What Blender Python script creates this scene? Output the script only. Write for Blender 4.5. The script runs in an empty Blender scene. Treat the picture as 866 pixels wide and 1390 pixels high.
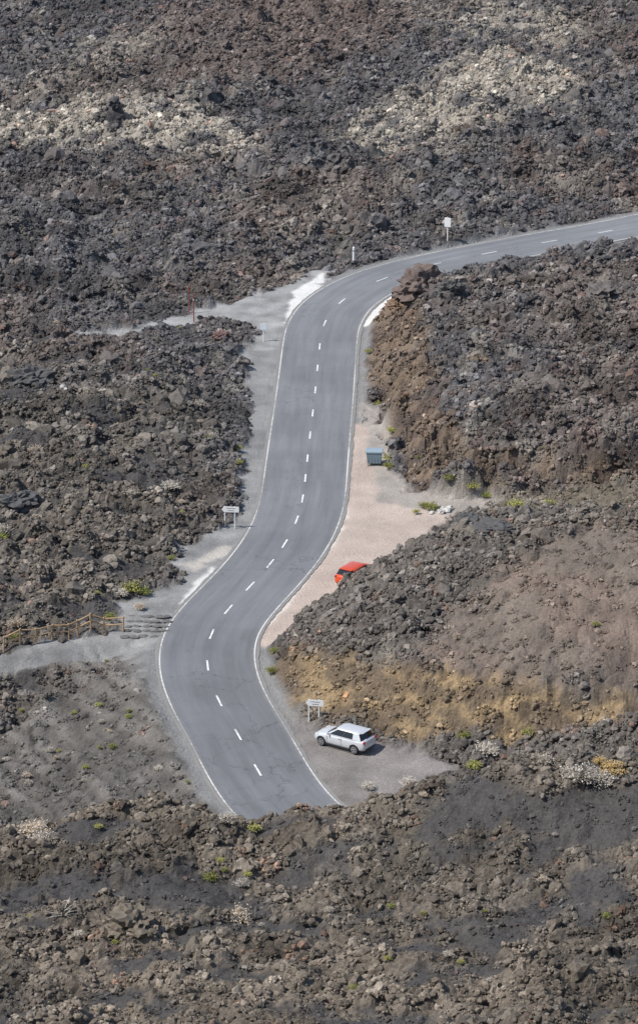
import bpy, bmesh, math, random
import numpy as np
from mathutils import Vector, noise as mnoise
rng = np.random.RandomState(7); random.seed(7)

# ------------------------------------------------ survey camera (site calibration)
PITCH = math.radians(19.5); F = 4786.0; H = 92.0
SP, CP = math.sin(PITCH), math.cos(PITCH)
def at_z(px, py, z=0.0):
    u = (px-433)/F; v = (py-695)/F
    t = (H-z)/(SP+v*CP)
    return (t*u, t*(CP-v*SP))

# ------------------------------------------------ noise
perm = rng.permutation(256).astype(np.int32); perm = np.concatenate([perm, perm])
ga = rng.rand(256)*2*np.pi; GX, GY = np.cos(ga).astype(np.float32), np.sin(ga).astype(np.float32)
def perlin(x, y, s=0):
    x = x+s*17.31; y = y+s*9.77
    xi = np.floor(x).astype(np.int32); yi = np.floor(y).astype(np.int32)
    fx = (x-xi).astype(np.float32); fy = (y-yi).astype(np.float32)
    def g(i, j, dx, dy):
        h = perm[(perm[(xi+i) & 255]+((yi+j) & 255)) & 511]
        return GX[h]*dx+GY[h]*dy
    u = fx*fx*fx*(fx*(fx*6-15)+10); v = fy*fy*fy*(fy*(fy*6-15)+10)
    a = g(0, 0, fx, fy); b = g(1, 0, fx-1, fy); c = g(0, 1, fx, fy-1); d = g(1, 1, fx-1, fy-1)
    return ((a+(b-a)*u)*(1-v)+(c+(d-c)*u)*v)*1.5
def fbm(x, y, o=4, s=0):
    r = 0; a = 1; f = 1; t = 0
    for i in range(o):
        r = r+a*perlin(x*f, y*f, s+i*3); t += a; a *= .5; f *= 2.03
    return r/t*1.3
R1 = rng.rand(256).astype(np.float32); R2 = rng.rand(256).astype(np.float32); R3 = rng.rand(256).astype(np.float32)
def worley(x, y, s=0):
    x = x+s*13.7; y = y+s*5.3
    xi = np.floor(x).astype(np.int32); yi = np.floor(y).astype(np.int32)
    best = np.full(x.shape, 9.0, np.float32); bid = np.zeros(x.shape, np.float32)
    for i in (-1, 0, 1):
        for j in (-1, 0, 1):
            h = perm[(perm[(xi+i) & 255]+((yi+j) & 255)) & 511]
            dx = (xi+i+R1[h]-x); dy = (yi+j+R2[h]-y)
            d = (dx*dx+dy*dy).astype(np.float32)
            m = d < best
            best = np.where(m, d, best); bid = np.where(m, R3[h], bid)
    return np.sqrt(best), bid
def sstep(a, b, x):
    t = np.clip((x-a)/(b-a), 0, 1); return t*t*(3-2*t)

# ------------------------------------------------ road centreline
dash_px = [(349,1045),(323,996),(296,950),(281,905),(285,862),(310,827),(340,796),(367,766),(388,737),(403,707),
 (411,678),(414.5,649),(417.5,621),(421,590),(424.5,561),(428,530),(431,500),(434,470),(440,439),(464,408),(515,380),(588,359),(666,343),(745,328),(820,315)]
pre = [(1200,1205),(900,1202),(700,1195),(560,1180),(460,1150),(400,1110),(372,1080)]
post = [(900,299),(1000,279),(1150,252),(1400,225)]
cp = np.array([at_z(*p) for p in pre+dash_px+post])
def catmull(P, n=24):
    out = []
    for i in range(len(P)-1):
        p0 = P[max(i-1, 0)]; p1 = P[i]; p2 = P[i+1]; p3 = P[min(i+2, len(P)-1)]
        for k in range(n):
            t = k/n
            out.append(.5*((2*p1)+(-p0+p2)*t+(2*p0-5*p1+4*p2-p3)*t*t+(-p0+3*p1-3*p2+p3)*t**3))
    out.append(P[-1]); return np.array(out)
def resample(P, step):
    d = np.r_[0, np.cumsum(np.linalg.norm(np.diff(P, axis=0), axis=1))]
    s = np.arange(0, d[-1], step)
    return np.c_[np.interp(s, d, P[:, 0]), np.interp(s, d, P[:, 1])]
C = resample(catmull(cp), .5)
k = np.exp(-.5*(np.arange(-12, 13)/4.5)**2); k /= k.sum()
Cp = np.pad(C, ((12, 12), (0, 0)), mode='edge')
C = np.c_[np.convolve(Cp[:, 0], k, 'valid'), np.convolve(Cp[:, 1], k, 'valid')]
T = np.gradient(C, axis=0); T /= np.linalg.norm(T, axis=1)[:, None]
N = np.c_[-T[:, 1], T[:, 0]]      # left of travel direction
def poly_dist(x, y, P):
    best = np.full(x.shape, 1e9)
    for i in range(len(P)-1):
        ax, ay = P[i]; bx, by = P[i+1]; dx, dy = bx-ax, by-ay; L = dx*dx+dy*dy+1e-9
        t = np.clip(((x-ax)*dx+(y-ay)*dy)/L, 0, 1)
        best = np.minimum(best, (x-ax-t*dx)**2+(y-ay-t*dy)**2)
    return np.sqrt(best)
C_lo = C[::4]

# ------------------------------------------------ base terrain from survey heights
ctrl = """500 600 0;520 650 0;560 688 0;545 715 0;500 745 0;470 785 0;430 803 0;400 828 0;500 770 0;600 697 0;640 688 .2;700 682 .3;780 684 .8;866 676 1.4;
372 878 .2;385 860 1.2;432 831 2.1;482 815 2.7;512 788 3.4;570 748 4.5;620 724 4.9;700 712 5.4;780 704 5.8;866 694 6.5;
400 890 1.5;450 897 2.6;540 918 3.2;600 927 3.4;640 930 3.5;700 945 3.4;700 870 5.2;640 840 4.9;560 838 4.1;480 862 3.0;700 790 6.4;740 805 6.9;800 770 7.6;866 735 8.5;866 820 6.8;800 900 5.2;866 940 4.4;780 955 3.6;
366 905 0;388 955 0;402 985 0;440 980 .5;480 992 .3;520 1004 0;600 1018 0;700 1010 .5;780 1003 1;866 992 1.4;620 1035 0;500 1050 0;450 1040 0;700 1060 0;866 1050 .5;
505 440 0;497 480 0;494 520 0;515 560 0;533 600 0;540 640 0;560 660 0;545 402 2.9;532 428 2.8;545 472 3.5;560 522 3.8;590 570 4.0;620 600 4.0;
580 391 2.2;640 374 1.2;700 364 1.4;760 352 1.6;866 338 1.9;650 430 4.1;750 430 4.4;866 420 4.4;700 500 4.6;800 520 4.6;700 600 4.2;800 600 4.2;866 590 4.5;620 655 .3;700 666 .3;780 668 .8;866 660 1.2;
100 500 1;200 500 1;300 490 .4;50 600 1.5;150 600 1.2;280 600 .8;315 550 .3;0 700 1.6;50 700 1.5;150 700 1;250 700 .6;200 770 .3;50 780 1;100 840 .2;0 845 .4;0 600 1.5;0 500 1;
180 860 0;190 900 -.1;150 900 -.8;50 930 -1.5;0 950 -2;200 1020 -.8;100 1020 -2.3;0 1040 -3.2;240 1050 -.3;60 880 -.1;0 890 -.2;
250 430 .1;200 445 .2;330 420 0;350 460 0;0 430 .6;100 420 .5;300 350 .8;100 300 1.5;0 300 1.5;400 300 1;700 260 1.5;866 240 1.5;600 300 .8;
0 150 2.6;100 150 3;433 150 2.5;800 150 3.5;866 150 3.5;200 165 3.9;650 100 5;560 170 4;0 0 4;100 0 4;433 0 4;800 0 6;866 0 6;300 60 4.4"""
pts = []
for s in ctrl.replace("\n", "").split(";"):
    a, b, z = map(float, s.split())
    pts.append((*at_z(a, b, z), z))
    if a >= 850: pts.append((*at_z(a+260, b-(10 if b > 400 else 0), z), z))
    if a <= 20: pts.append((*at_z(a-260, b, z), z))
for i in range(0, len(C), 10):
    for o in (-4.2, 0, 4.2):
        q = C[i]+N[i]*o
        if q[1] > 150: pts.append((q[0], q[1], 0))
for x, z in ((-45,6.8),(-30,6.4),(-18,6.3),(-12.5,7.6),(-9,8.4),(-6.5,7.0),(-3,6.9),(0,7.2),(3,7.8),(5.5,8.7),(8.8,9.8),(13,11.1),(18.5,12.1),(30,13.2),(48,14.2)):
    pts.append((x, 186, z)); pts.append((x, 176, z*.6+3.4)); pts.append((x, 165, 8.9)); pts.append((x, 152, 9.7))
    pts.append((x, 190.2, 1.5 if x > -8 else 0.0))
    if x < -8: pts.append((x, 196, -2.5))
for x in (-70, 0, 70): pts.append((x, 540, 6))
pts = np.array(pts)
key = {}
for p in pts: key[(round(p[0]/.6), round(p[1]/.6))] = p
pts = np.array(list(key.values()))
n = len(pts)
D = np.hypot(pts[:, 0][:, None]-pts[:, 0], pts[:, 1][:, None]-pts[:, 1])
A = np.zeros((n+1, n+1)); A[:n, :n] = -D; A[:n, n] = 1; A[n, :n] = 1; A[np.arange(n), np.arange(n)] += .25
w = np.linalg.solve(A, np.r_[pts[:, 2], 0])
bx = np.arange(-75, 76, 1.0); by = np.arange(140, 545, 1.0)
BX, BY = np.meshgrid(bx, by)
BZ = np.full(BX.shape, w[n])
for i in range(n): BZ -= w[i]*np.hypot(BX-pts[i, 0], BY-pts[i, 1])
def base_z(x, y):
    xx = np.clip(x, -74.9, 74.9)+75; yy = np.clip(y, 140.1, 543.9)-140
    i = np.floor(xx).astype(int); j = np.floor(yy).astype(int); fx = xx-i; fy = yy-j
    return (BZ[j, i]*(1-fx)+BZ[j, i+1]*fx)*(1-fy)+(BZ[j+1, i]*(1-fx)+BZ[j+1, i+1]*fx)*fy + np.clip(150-y, 0, 150)*.5
TT = np.arange(140, 800, .4)
def G(px, py):
    u = (px-433)/F; v = (py-695)/F
    x = TT*u; y = TT*(CP-v*SP); z = H-TT*(SP+v*CP)
    hit = np.nonzero((z < base_z(x, y)) & (y > 152))[0]
    i = hit[0] if len(hit) else len(TT)-1
    return (x[i], y[i])

# ------------------------------------------------ fine grid (one sheet to the horizon)
xf = np.arange(-58, 58.01, .19)
gl = -58-np.geomspace(1, 4000, 34); xs = np.r_[gl[::-1], xf, -gl]
ys = [146.0]
while ys[-1] < 500: ys.append(ys[-1]+.16+.2*(ys[-1]-146)/354)
ys = np.r_[np.linspace(-600, 0, 12), np.linspace(12, 144, 34), ys, 500+np.geomspace(1, 6000, 36)]
X, Y = np.meshgrid(xs, ys); shp = X.shape
X = X.ravel(); Y = Y.ravel()
inner = (np.abs(X) < 60) & (Y > 140) & (Y < 510)
dr = np.full(X.shape, 99.0)
near = inner & (Y > 180) & (Y < 420)
dr[near] = poly_dist(X[near], Y[near], C_lo)
J1 = fbm(X/2.2, Y/2.2, 3, 5); J2 = fbm(X/9, Y/9, 4, 9); J3 = fbm(X/25, Y/25, 3, 21)

def mask(px_poly, soft=.6, jit=.7, flat=False):
    P = np.array([(at_z(*p) if flat else G(*p)) for p in px_poly])
    m = np.zeros(X.shape)
    sel = (X > P[:, 0].min()-4) & (X < P[:, 0].max()+4) & (Y > P[:, 1].min()-4) & (Y < P[:, 1].max()+4)
    x = X[sel]; y = Y[sel]
    Q = np.vstack([P, P[:1]]); d = poly_dist(x, y, Q)
    ins = np.zeros(x.shape, bool)
    for i in range(len(P)):
        ax, ay = Q[i]; bx_, by_ = Q[i+1]
        c = ((ay > y) != (by_ > y)) & (x < (bx_-ax)*(y-ay)/(by_-ay+1e-12)+ax)
        ins ^= c
    sd = np.where(ins, d, -d)+J1[sel]*jit
    m[sel] = sstep(-soft, soft, sd); return m

M = {}
M['pink'] = mask([(476,572),(498,582),(508,640),(516,682),(590,696),(612,702),(560,745),(500,800),(420,850),(372,882),(345,872),(362,840),(398,800),(438,752),(464,712),(474,640)], .35, .5, True)
M['grey1'] = mask([(486,545),(522,560),(532,640),(560,662),(600,678),(690,684),(650,698),(590,704),(520,700),(492,690),(494,640),(490,585)], .5, .6, True)
M['lsh'] = mask([(330,470),(382,452),(376,540),(366,620),(356,690),(325,735),(296,752),(292,735),(316,700),(330,620),(341,560),(328,500)], .5, .8, True)
M['track'] = mask([(100,460),(170,450),(230,434),(320,410),(390,385),(450,358),(440,395),(400,430),(390,470),(345,478),(350,452),(325,440),(280,438),(220,449),(110,470)], .5, .9, True)
M['beige'] = mask([(240,750),(300,722),(322,696),(352,690),(340,730),(300,775),(265,805),(245,830),(220,862),(215,885),(150,875),(165,822),(205,803),(240,790)], .5, .8, True)
M['scree'] = mask([(150,868),(222,868),(218,910),(240,955),(266,1010),(300,1085),(300,1100),(250,1110),(150,1110),(0,1120),(-260,1120),(-260,985),(0,960),(60,915),(120,878)], .8, 2.2, True)
M['rshl'] = mask([(150,860),(225,850),(222,885),(218,912),(240,958),(268,1010),(290,1070),(280,1075),(250,1012),(218,960),(188,905)], .7, 1.0, True)
M['botlot'] = mask([(385,965),(430,995),(520,1012),(580,1020),(612,1034),(590,1080),(540,1090),(440,1110),(420,1075),(400,1035)], .6, 1.0, True)
M['trail'] = mask([(-260,888),(0,884),(60,873),(165,853),(235,842),(210,872),(140,884),(60,891),(0,899),(-260,908)], .3, .3, True)
M['rscree'] = mask([(690,770),(760,735),(866,715),(1120,690),(1120,975),(866,975),(760,950),(640,925),(560,895),(600,850)], 1.2, 2.0)
M['ochre'] = mask([(372,885),(440,893),(540,905),(640,915),(720,935),(800,950),(866,960),(866,985),(720,1000),(640,1003),(540,1000),(460,982),(395,962),(365,920)], .6, 1.2)
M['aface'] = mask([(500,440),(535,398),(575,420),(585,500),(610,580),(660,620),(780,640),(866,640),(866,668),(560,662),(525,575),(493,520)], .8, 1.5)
M['afoot'] = mask([(600,660),(700,668),(866,665),(866,700),(700,700),(640,690)], .8, .8)  # browner, less rough strip at the foot of the upper right bank
M['pale1'] = mask([(-150,165),(60,150),(150,135),(260,145),(340,185),(335,220),(260,212),(150,205),(0,200),(-150,200)], 3, 4)
M['pale2'] = mask([(465,200),(510,160),(590,110),(640,75),(700,80),(790,95),(770,140),(690,160),(600,190),(540,215)], 3, 4)
M['pale3'] = mask([(590,30),(700,5),(800,40),(760,70),(640,60)], 3, 4)
M['pale4'] = mask([(-100,225),(110,60),(230,40),(230,60),(60,120),(-60,180)], 3, 4)
M['red1'] = mask([(180,20),(330,0),(520,0),(560,60),(400,120),(240,130)], 4, 5)
M['white1'] = mask([(398,396),(438,372),(442,388),(424,402),(410,420),(402,438),(386,438)], .18, .35, True)
M['white2'] = mask([(490,444),(506,412),(545,390),(560,390),(528,415),(500,442)], .2, .3, True)
M['white3'] = mask([(236,830),(262,800),(287,770),(296,778),(268,812),(240,832)], .25, .5, True)
M['white4'] = mask([(255,768),(300,742),(322,738),(300,756),(262,778)], .4, .8, True)
M['white5'] = mask([(474,684),(462,725),(430,772),(385,828),(366,850),(358,845),(420,770),(456,715),(466,690)], .15, .3, True)
for kk in M: M[kk] = np.where(inner, M[kk], 0)

smooth = np.clip(sum(M[q] for q in ('pink','grey1','lsh','track','beige','botlot','trail','rshl','white1','white2','white3')), 0, 1)
road = 1-sstep(3.9, 4.9, dr+J1*.35)
smooth = np.maximum(smooth, road)
# black sand / lapilli patches
fg = sstep(192, 187, Y)
lf = sstep(3, -6, X+8)*sstep(205, 230, Y)*sstep(330, 300, Y)
J4 = fbm(X/7, Y/4.5, 4, 14)
sand = np.clip(sstep(-.04, .26, J4+.35*J1+.25*J2-.02)*fg + sstep(-.02, .3, J4+.35*J1+.2*J2)*lf*.95 + sstep(.25, .5, J2+.3*J1)*.5*(Y > 330), 0, 1)
sand *= (1-M['ochre'])
rough = 1-smooth
rough *= 1-.66*sand
rough *= 1-.66*M['scree']
rough *= 1-.72*M['rscree']
rough *= 1-.5*M['ochre']
rough *= 1-.35*M['aface']
rough *= 1-.5*M['afoot']
rough = np.clip(rough, 0, 1)

bz = base_z(X, Y)
bz = bz*sstep(3.8, 6.2, dr)
lotm = np.clip(M['pink']+M['grey1']+M['botlot'], 0, 1)
bz = bz*(1-.8*lotm)
midhill = ((Y > 205) & (Y < 262) & (X > -2)).astype(float)*(1-smooth)
w1, id1 = worley(X/1.7+J1*.25, Y/1.7, 1); w2, id2 = worley(X/.8, Y/.8, 2); w3, _ = worley(X/.45, Y/.45, 3)
big = fbm(X/16, Y/16, 3, 31)*.8
bil = np.abs(fbm(X/6+J1*.08, Y/6, 5, 41))*2.6-.6
px_, py_ = at_z(260, 440)
tame = np.exp(-((X-px_)**2+(Y-py_+4)**2)/60.0)
bil = bil*(1-.5*midhill-.45*fg)*(1-tame)
hfn = fbm(X/.9, Y/.9, 3, 45)*.32
lump = np.clip(1-w1*w1*1.3, 0, 1)*(.05+.62*id1**3)*(1-.35*fg)+np.clip(1-w2*w2*1.5, 0, 1)*(.04+.28*id2**2)+np.clip(1-w3*w3*1.6, 0, 1)*.13
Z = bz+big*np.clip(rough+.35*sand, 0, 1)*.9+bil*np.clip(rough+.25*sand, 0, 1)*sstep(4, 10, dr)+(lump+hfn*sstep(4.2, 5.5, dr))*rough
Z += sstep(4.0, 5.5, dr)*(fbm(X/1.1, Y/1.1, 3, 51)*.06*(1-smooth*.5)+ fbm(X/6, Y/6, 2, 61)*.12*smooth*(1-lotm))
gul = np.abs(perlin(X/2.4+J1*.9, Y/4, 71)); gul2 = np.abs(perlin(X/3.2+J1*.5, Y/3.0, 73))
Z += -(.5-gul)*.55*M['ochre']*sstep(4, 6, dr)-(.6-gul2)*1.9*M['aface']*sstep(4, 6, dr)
rill = np.abs(perlin((X+Y*.45)/1.6+J1*.3, (Y-X*.4)/14, 75))
Z += -(.35-rill)*.35*M['scree']*sstep(4.5, 7, dr)-(.4-np.abs(perlin((X-Y*.5)/2.2+J1*.4, (Y+X*.5)/12, 77)))*.6*M['rscree']
Z = np.where(dr < 4.0, np.minimum(Z, -.02), Z)
Z = np.where(dr < 3.75, -.03, Z)

# ------------------------------------------------ colour of the ground (albedo plus painted far haze)
def col(*c): return np.array(c)[None, :]
def mix(a, b, m): return a*(1-m[:, None])+b*m[:, None]
c = mix(col(.104,.099,.099)*np.ones((len(X), 3)), col(.138,.116,.102), sstep(-.1, .55, J3+.4*J2+.12*J1))  # lava tones lightened so the far slope looks slightly hazy
c = mix(c, col(.16,.108,.09), sstep(.35, .65, fbm(X/3, Y/3, 2, 81)+.25*J2)*.4)
c = mix(c, col(.235,.21,.178), sstep(.12, .5, fbm(X/4, Y/4, 3, 91)+.2*(Y > 330)*J3)*.5)
c = mix(c, col(.165,.137,.104), fg*.75)
c = mix(c, col(.158,.135,.106), sstep(3, -6, X+8)*sstep(205, 230, Y)*sstep(300, 280, Y)*.6)
c *= (.74+.34*id1[:, None]+.28*id2[:, None])
c *= (1-.36*sstep(.0, .45, fbm(X/11, Y/8, 4, 33)))[:, None]*(1+.15*sstep(.1, .5, fbm(X/14, Y/10, 3, 37)))[:, None]
c = mix(c, col(.07,.067,.066), sand*.88)
c = mix(c, col(.16,.137,.11), midhill*.55)
c = mix(c, col(.142,.13,.117)*(.75+.5*sstep(0, .5, rill))[:, None]*(1+.35*J1)[:, None], M['scree']*.95)
c = mix(c, mix(col(.18,.147,.12)*np.ones((len(X), 3)), col(.21,.16,.128), sstep(-.2, .3, J2))*(1+.3*J1)[:, None], M['rscree']*.85)
c = mix(c, mix(col(.165,.122,.08)*np.ones((len(X), 3)), col(.33,.235,.13), sstep(-.15, .35, fbm(X/3, Z*1.2+Y/6, 3, 95))), M['ochre']*.85)
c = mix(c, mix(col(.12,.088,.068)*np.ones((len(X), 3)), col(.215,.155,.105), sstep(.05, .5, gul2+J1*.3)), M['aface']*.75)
c = mix(c, col(.18,.15,.11), M['afoot']*.7)
pn = fbm(X/5, Y/5, 3, 97)
for q, a in (('pale1', .95), ('pale2', 1.), ('pale3', .75), ('pale4', .55)):
    c = mix(c, col(.35,.31,.255)*(.82+.36*id2[:, None]), M[q]*a*sstep(-.75, .05, J1*.5+J2+.8*pn))
c = mix(c, col(.155,.12,.102), M['red1']*.6)
grey = col(.27,.265,.255)
c = mix(c, grey*.85, road)
c = mix(c, grey*(.82+.5*(J2+.4)*.6+.25*J1)[:, None], np.maximum(M['lsh'], M['trail']))
c = mix(c, grey*(1.1+.45*J1)[:, None], M['track'])
c = mix(c, grey*.85*(1+.3*J1)[:, None], M['rshl']*.85); c = mix(c, grey*1.0*(1+.35*J1)[:, None], M['beige'])
c = mix(c, col(.34,.305,.27)*(1+.2*J1)[:, None], M['grey1'])
c = mix(c, col(.48,.395,.335)*(.95+.2*J2+.1*J1)[:, None], M['pink'])
c = mix(c, col(.245,.222,.205)*(.9+.3*J2+.25*J1)[:, None], M['botlot'])
for q in ('white1', 'white2', 'white3'): c = mix(c, col(.68,.66,.62), M[q]*sstep(-.6, -.1, J1+.3*np.clip(M[q], 0, 1)))
c = mix(c, col(.6,.54,.46), M['white4']*.6); c = mix(c, col(.66,.6,.53), M['white5']*.8)
c = np.clip(c, .012, .85)

# ------------------------------------------------ helpers
def nd(nt, t, **kw):
    n_ = nt.nodes.new(t)
    for a, b in kw.items(): setattr(n_, a, b)
    return n_
def newmat(name):
    m = bpy.data.materials.new(name); m.use_nodes = True
    return m, m.node_tree, m.node_tree.nodes['Principled BSDF']
def simple(name, rgb, rough_=.6, metal=0, var=.12, scale=6, coat=0):
    m, nt, b = newmat(name)
    tc = nd(nt, 'ShaderNodeTexCoord'); no = nd(nt, 'ShaderNodeTexNoise'); no.inputs['Scale'].default_value = scale
    no.inputs['Detail'].default_value = 4
    nt.links.new(tc.outputs['Object'], no.inputs['Vector'])
    mr = nd(nt, 'ShaderNodeMapRange'); mr.inputs['To Min'].default_value = 1-var*1.5; mr.inputs['To Max'].default_value = 1+var*1.5
    nt.links.new(no.outputs['Fac'], mr.inputs['Value'])
    vm = nd(nt, 'ShaderNodeVectorMath', operation='SCALE'); vm.inputs[0].default_value = rgb
    nt.links.new(mr.outputs[0], vm.inputs['Scale']); nt.links.new(vm.outputs[0], b.inputs['Base Color'])
    b.inputs['Roughness'].default_value = rough_; b.inputs['Metallic'].default_value = metal
    b.inputs['Coat Weight'].default_value = coat
    return m
def mesh_obj(name, verts, faces, mats=(), parent=None, smooth_=False, link=True, mi=None):
    me = bpy.data.meshes.new(name); me.from_pydata([tuple(v) for v in verts], [], faces); me.update()
    for m in mats: me.materials.append(m)
    if mi is not None: me.polygons.foreach_set('material_index', mi)
    if smooth_: me.polygons.foreach_set('use_smooth', [True]*len(me.polygons))
    o = bpy.data.objects.new(name, me)
    if link: bpy.context.scene.collection.objects.link(o)
    if parent: o.parent = parent
    return o
def empty(name, loc=(0, 0, 0), rot=0):
    o = bpy.data.objects.new(name, None); bpy.context.scene.collection.objects.link(o)
    o.location = loc; o.rotation_euler = (0, 0, rot); o.empty_display_size = .3; return o
def box(name, size, loc, mat, parent=None, bev=.01, rot=(0, 0, 0), taper=None):
    bm = bmesh.new(); bmesh.ops.create_cube(bm, size=1)
    for v in bm.verts:
        f = 1.0
        if taper and v.co.z < 0: f = taper
        v.co = Vector((v.co.x*size[0]*f, v.co.y*size[1]*f, v.co.z*size[2]))
    if bev: bmesh.ops.bevel(bm, geom=bm.edges[:], offset=bev, segments=2, affect='EDGES')
    me = bpy.data.meshes.new(name); bm.to_mesh(me); bm.free(); me.materials.append(mat)
    o = bpy.data.objects.new(name, me); bpy.context.scene.collection.objects.link(o)
    o.location = loc; o.rotation_euler = rot; o.parent = parent; return o
def cyl(name, r, depth, loc, mat, parent=None, rot=(0, 0, 0), seg=20, r2=None, bev=0):
    bm = bmesh.new(); bmesh.ops.create_cone(bm, cap_ends=True, segments=seg, radius1=r, radius2=r if r2 is None else r2, depth=depth)
    if bev: bmesh.ops.bevel(bm, geom=[e for e in bm.edges if abs(e.verts[0].co.z-e.verts[1].co.z) < 1e-5], offset=bev, segments=2, affect='EDGES')
    me = bpy.data.meshes.new(name); bm.to_mesh(me); bm.free(); me.materials.append(mat)
    o = bpy.data.objects.new(name, me); bpy.context.scene.collection.objects.link(o)
    o.location = loc; o.rotation_euler = rot; o.parent = parent; return o

# ------------------------------------------------ ground mesh
ny, nx = shp
idx = np.arange(ny*nx).reshape(ny, nx)
quads = np.stack([idx[:-1, :-1], idx[:-1, 1:], idx[1:, 1:], idx[1:, :-1]], -1).reshape(-1, 4)
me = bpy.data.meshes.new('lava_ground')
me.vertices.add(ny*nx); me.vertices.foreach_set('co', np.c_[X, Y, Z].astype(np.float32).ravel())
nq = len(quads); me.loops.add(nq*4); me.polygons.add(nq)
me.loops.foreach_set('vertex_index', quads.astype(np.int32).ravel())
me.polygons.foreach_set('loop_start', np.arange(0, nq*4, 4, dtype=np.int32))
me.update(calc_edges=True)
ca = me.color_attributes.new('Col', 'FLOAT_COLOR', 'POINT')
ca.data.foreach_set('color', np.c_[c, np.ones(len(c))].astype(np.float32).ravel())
ra = me.attributes.new('rough', 'FLOAT', 'POINT'); ra.data.foreach_set('value', rough.astype(np.float32))
me.polygons.foreach_set('use_smooth', np.zeros(nq, bool))
ground = bpy.data.objects.new('lava_ground', me); bpy.context.scene.collection.objects.link(ground)

def rock_like(name, attr, instancer, bump=.25):
    m, nt, b = newmat(name); L = nt.links.new
    at = nd(nt, 'ShaderNodeAttribute', attribute_name=attr)
    if instancer: at.attribute_type = 'INSTANCER'
    ge = nd(nt, 'ShaderNodeNewGeometry')
    def noise_(s, d, r=.6):
        q = nd(nt, 'ShaderNodeTexNoise'); q.inputs['Scale'].default_value = s; q.inputs['Detail'].default_value = d; q.inputs['Roughness'].default_value = r
        L(ge.outputs['Position'], q.inputs['Vector']); return q
    def mr(src, a, b2, lo=.3, hi=.7):
        q = nd(nt, 'ShaderNodeMapRange'); q.inputs['From Min'].default_value = lo; q.inputs['From Max'].default_value = hi
        q.inputs['To Min'].default_value = a; q.inputs['To Max'].default_value = b2; L(src, q.inputs['Value']); return q
    n1 = noise_(5.0, 4, .75)
    a1 = mr(n1.outputs['Fac'], .58, 1.42)
    if instancer:
        ti = nd(nt, 'ShaderNodeAttribute', attribute_name='tint')
        m1 = nd(nt, 'ShaderNodeMath', operation='MULTIPLY'); L(a1.outputs[0], m1.inputs[0]); L(ti.outputs['Fac'], m1.inputs[1]); outf = m1.outputs[0]
    else:
        n3 = noise_(.45, 2); a3 = mr(n3.outputs['Fac'], .88, 1.12)
        m1 = nd(nt, 'ShaderNodeMath', operation='MULTIPLY'); L(a1.outputs[0], m1.inputs[0]); L(a3.outputs[0], m1.inputs[1])
        rr = nd(nt, 'ShaderNodeAttribute', attribute_name='rough')
        rm = mr(rr.outputs['Fac'], .5, 1, 0, .6)
        mm = nd(nt, 'ShaderNodeMix', data_type='FLOAT'); L(rm.outputs[0], mm.inputs[0]); mm.inputs[2].default_value = 1; L(m1.outputs[0], mm.inputs[3])
        outf = mm.outputs[0]
    vs = nd(nt, 'ShaderNodeVectorMath', operation='SCALE'); L(at.outputs['Color'], vs.inputs[0]); L(outf, vs.inputs['Scale'])
    L(vs.outputs[0], b.inputs['Base Color']); b.inputs['Roughness'].default_value = .95; b.inputs['Specular IOR Level'].default_value = .15
    if not instancer:
        bp = nd(nt, 'ShaderNodeBump'); bp.inputs['Strength'].default_value = .9; bp.inputs['Distance'].default_value = bump
        mu = nd(nt, 'ShaderNodeMath', operation='MULTIPLY'); L(n1.outputs['Fac'], mu.inputs[0]); L(rm.outputs[0], mu.inputs[1]); L(mu.outputs[0], bp.inputs['Height'])
        L(bp.outputs[0], b.inputs['Normal'])
    return m
me.materials.append(rock_like('lava_ground_mat', 'Col', False, .2))
rockmat = rock_like('clinker_mat', 'rcol', True)

# ground samplers
Zg = Z.reshape(shp); Cg = c.reshape(ny, nx, 3); Rg = rough.reshape(shp); Dg = dr.reshape(shp); Sg = smooth.reshape(shp)
def gi(x, y):
    i = np.clip(np.searchsorted(xs, x)-1, 0, nx-2); j = np.clip(np.searchsorted(ys, y)-1, 0, ny-2); return i, j
def gz(x, y):
    i, j = gi(x, y); fx = (x-xs[i])/(xs[i+1]-xs[i]); fy = (y-ys[j])/(ys[j+1]-ys[j])
    return (Zg[j, i]*(1-fx)+Zg[j, i+1]*fx)*(1-fy)+(Zg[j+1, i]*(1-fx)+Zg[j+1, i+1]*fx)*fy
def place(px, py):
    x, y = G(px, py); return x, y, float(gz(np.array(x), np.array(y)))

# ------------------------------------------------ clinker scatter
def rock_pts(rs, sub, amp=1.0):
    bm = bmesh.new(); bmesh.ops.create_icosphere(bm, subdivisions=sub, radius=1)
    planes = []
    for _ in range(4):
        d = rs.randn(3); d /= np.linalg.norm(d); planes.append((Vector(d), .6+.3*rs.rand()))
    off = Vector(rs.rand(3)*50); V = []
    for v in bm.verts:
        p = v.co.copy()
        for nrm, dd in planes:
            e = p.dot(nrm)
            if e > dd: p -= nrm*(e-dd)
        f = 1+amp*(.45*mnoise.noise(p*1.5+off)+.38*mnoise.noise(p*3.7+off)+(.25*mnoise.noise(p*8+off) if sub > 2 else 0))
        p = p*f*1.2; p.z *= .85; V.append(p)
    Fc = [[v.index for v in f.verts] for f in bm.faces]; bm.free(); return V, Fc
def rock_proto(name, seed, sub=2, mat=None):
    V, Fc = rock_pts(np.random.RandomState(seed), sub)
    me_ = bpy.data.meshes.new(name); me_.from_pydata([tuple(v) for v in V], [], Fc); me_.materials.append(mat or rockmat)
    a = me_.attributes.new('tint', 'FLOAT', 'POINT'); a.data.foreach_set('value', np.ones(len(V), np.float32))
    return bpy.data.objects.new(name, me_)
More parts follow.
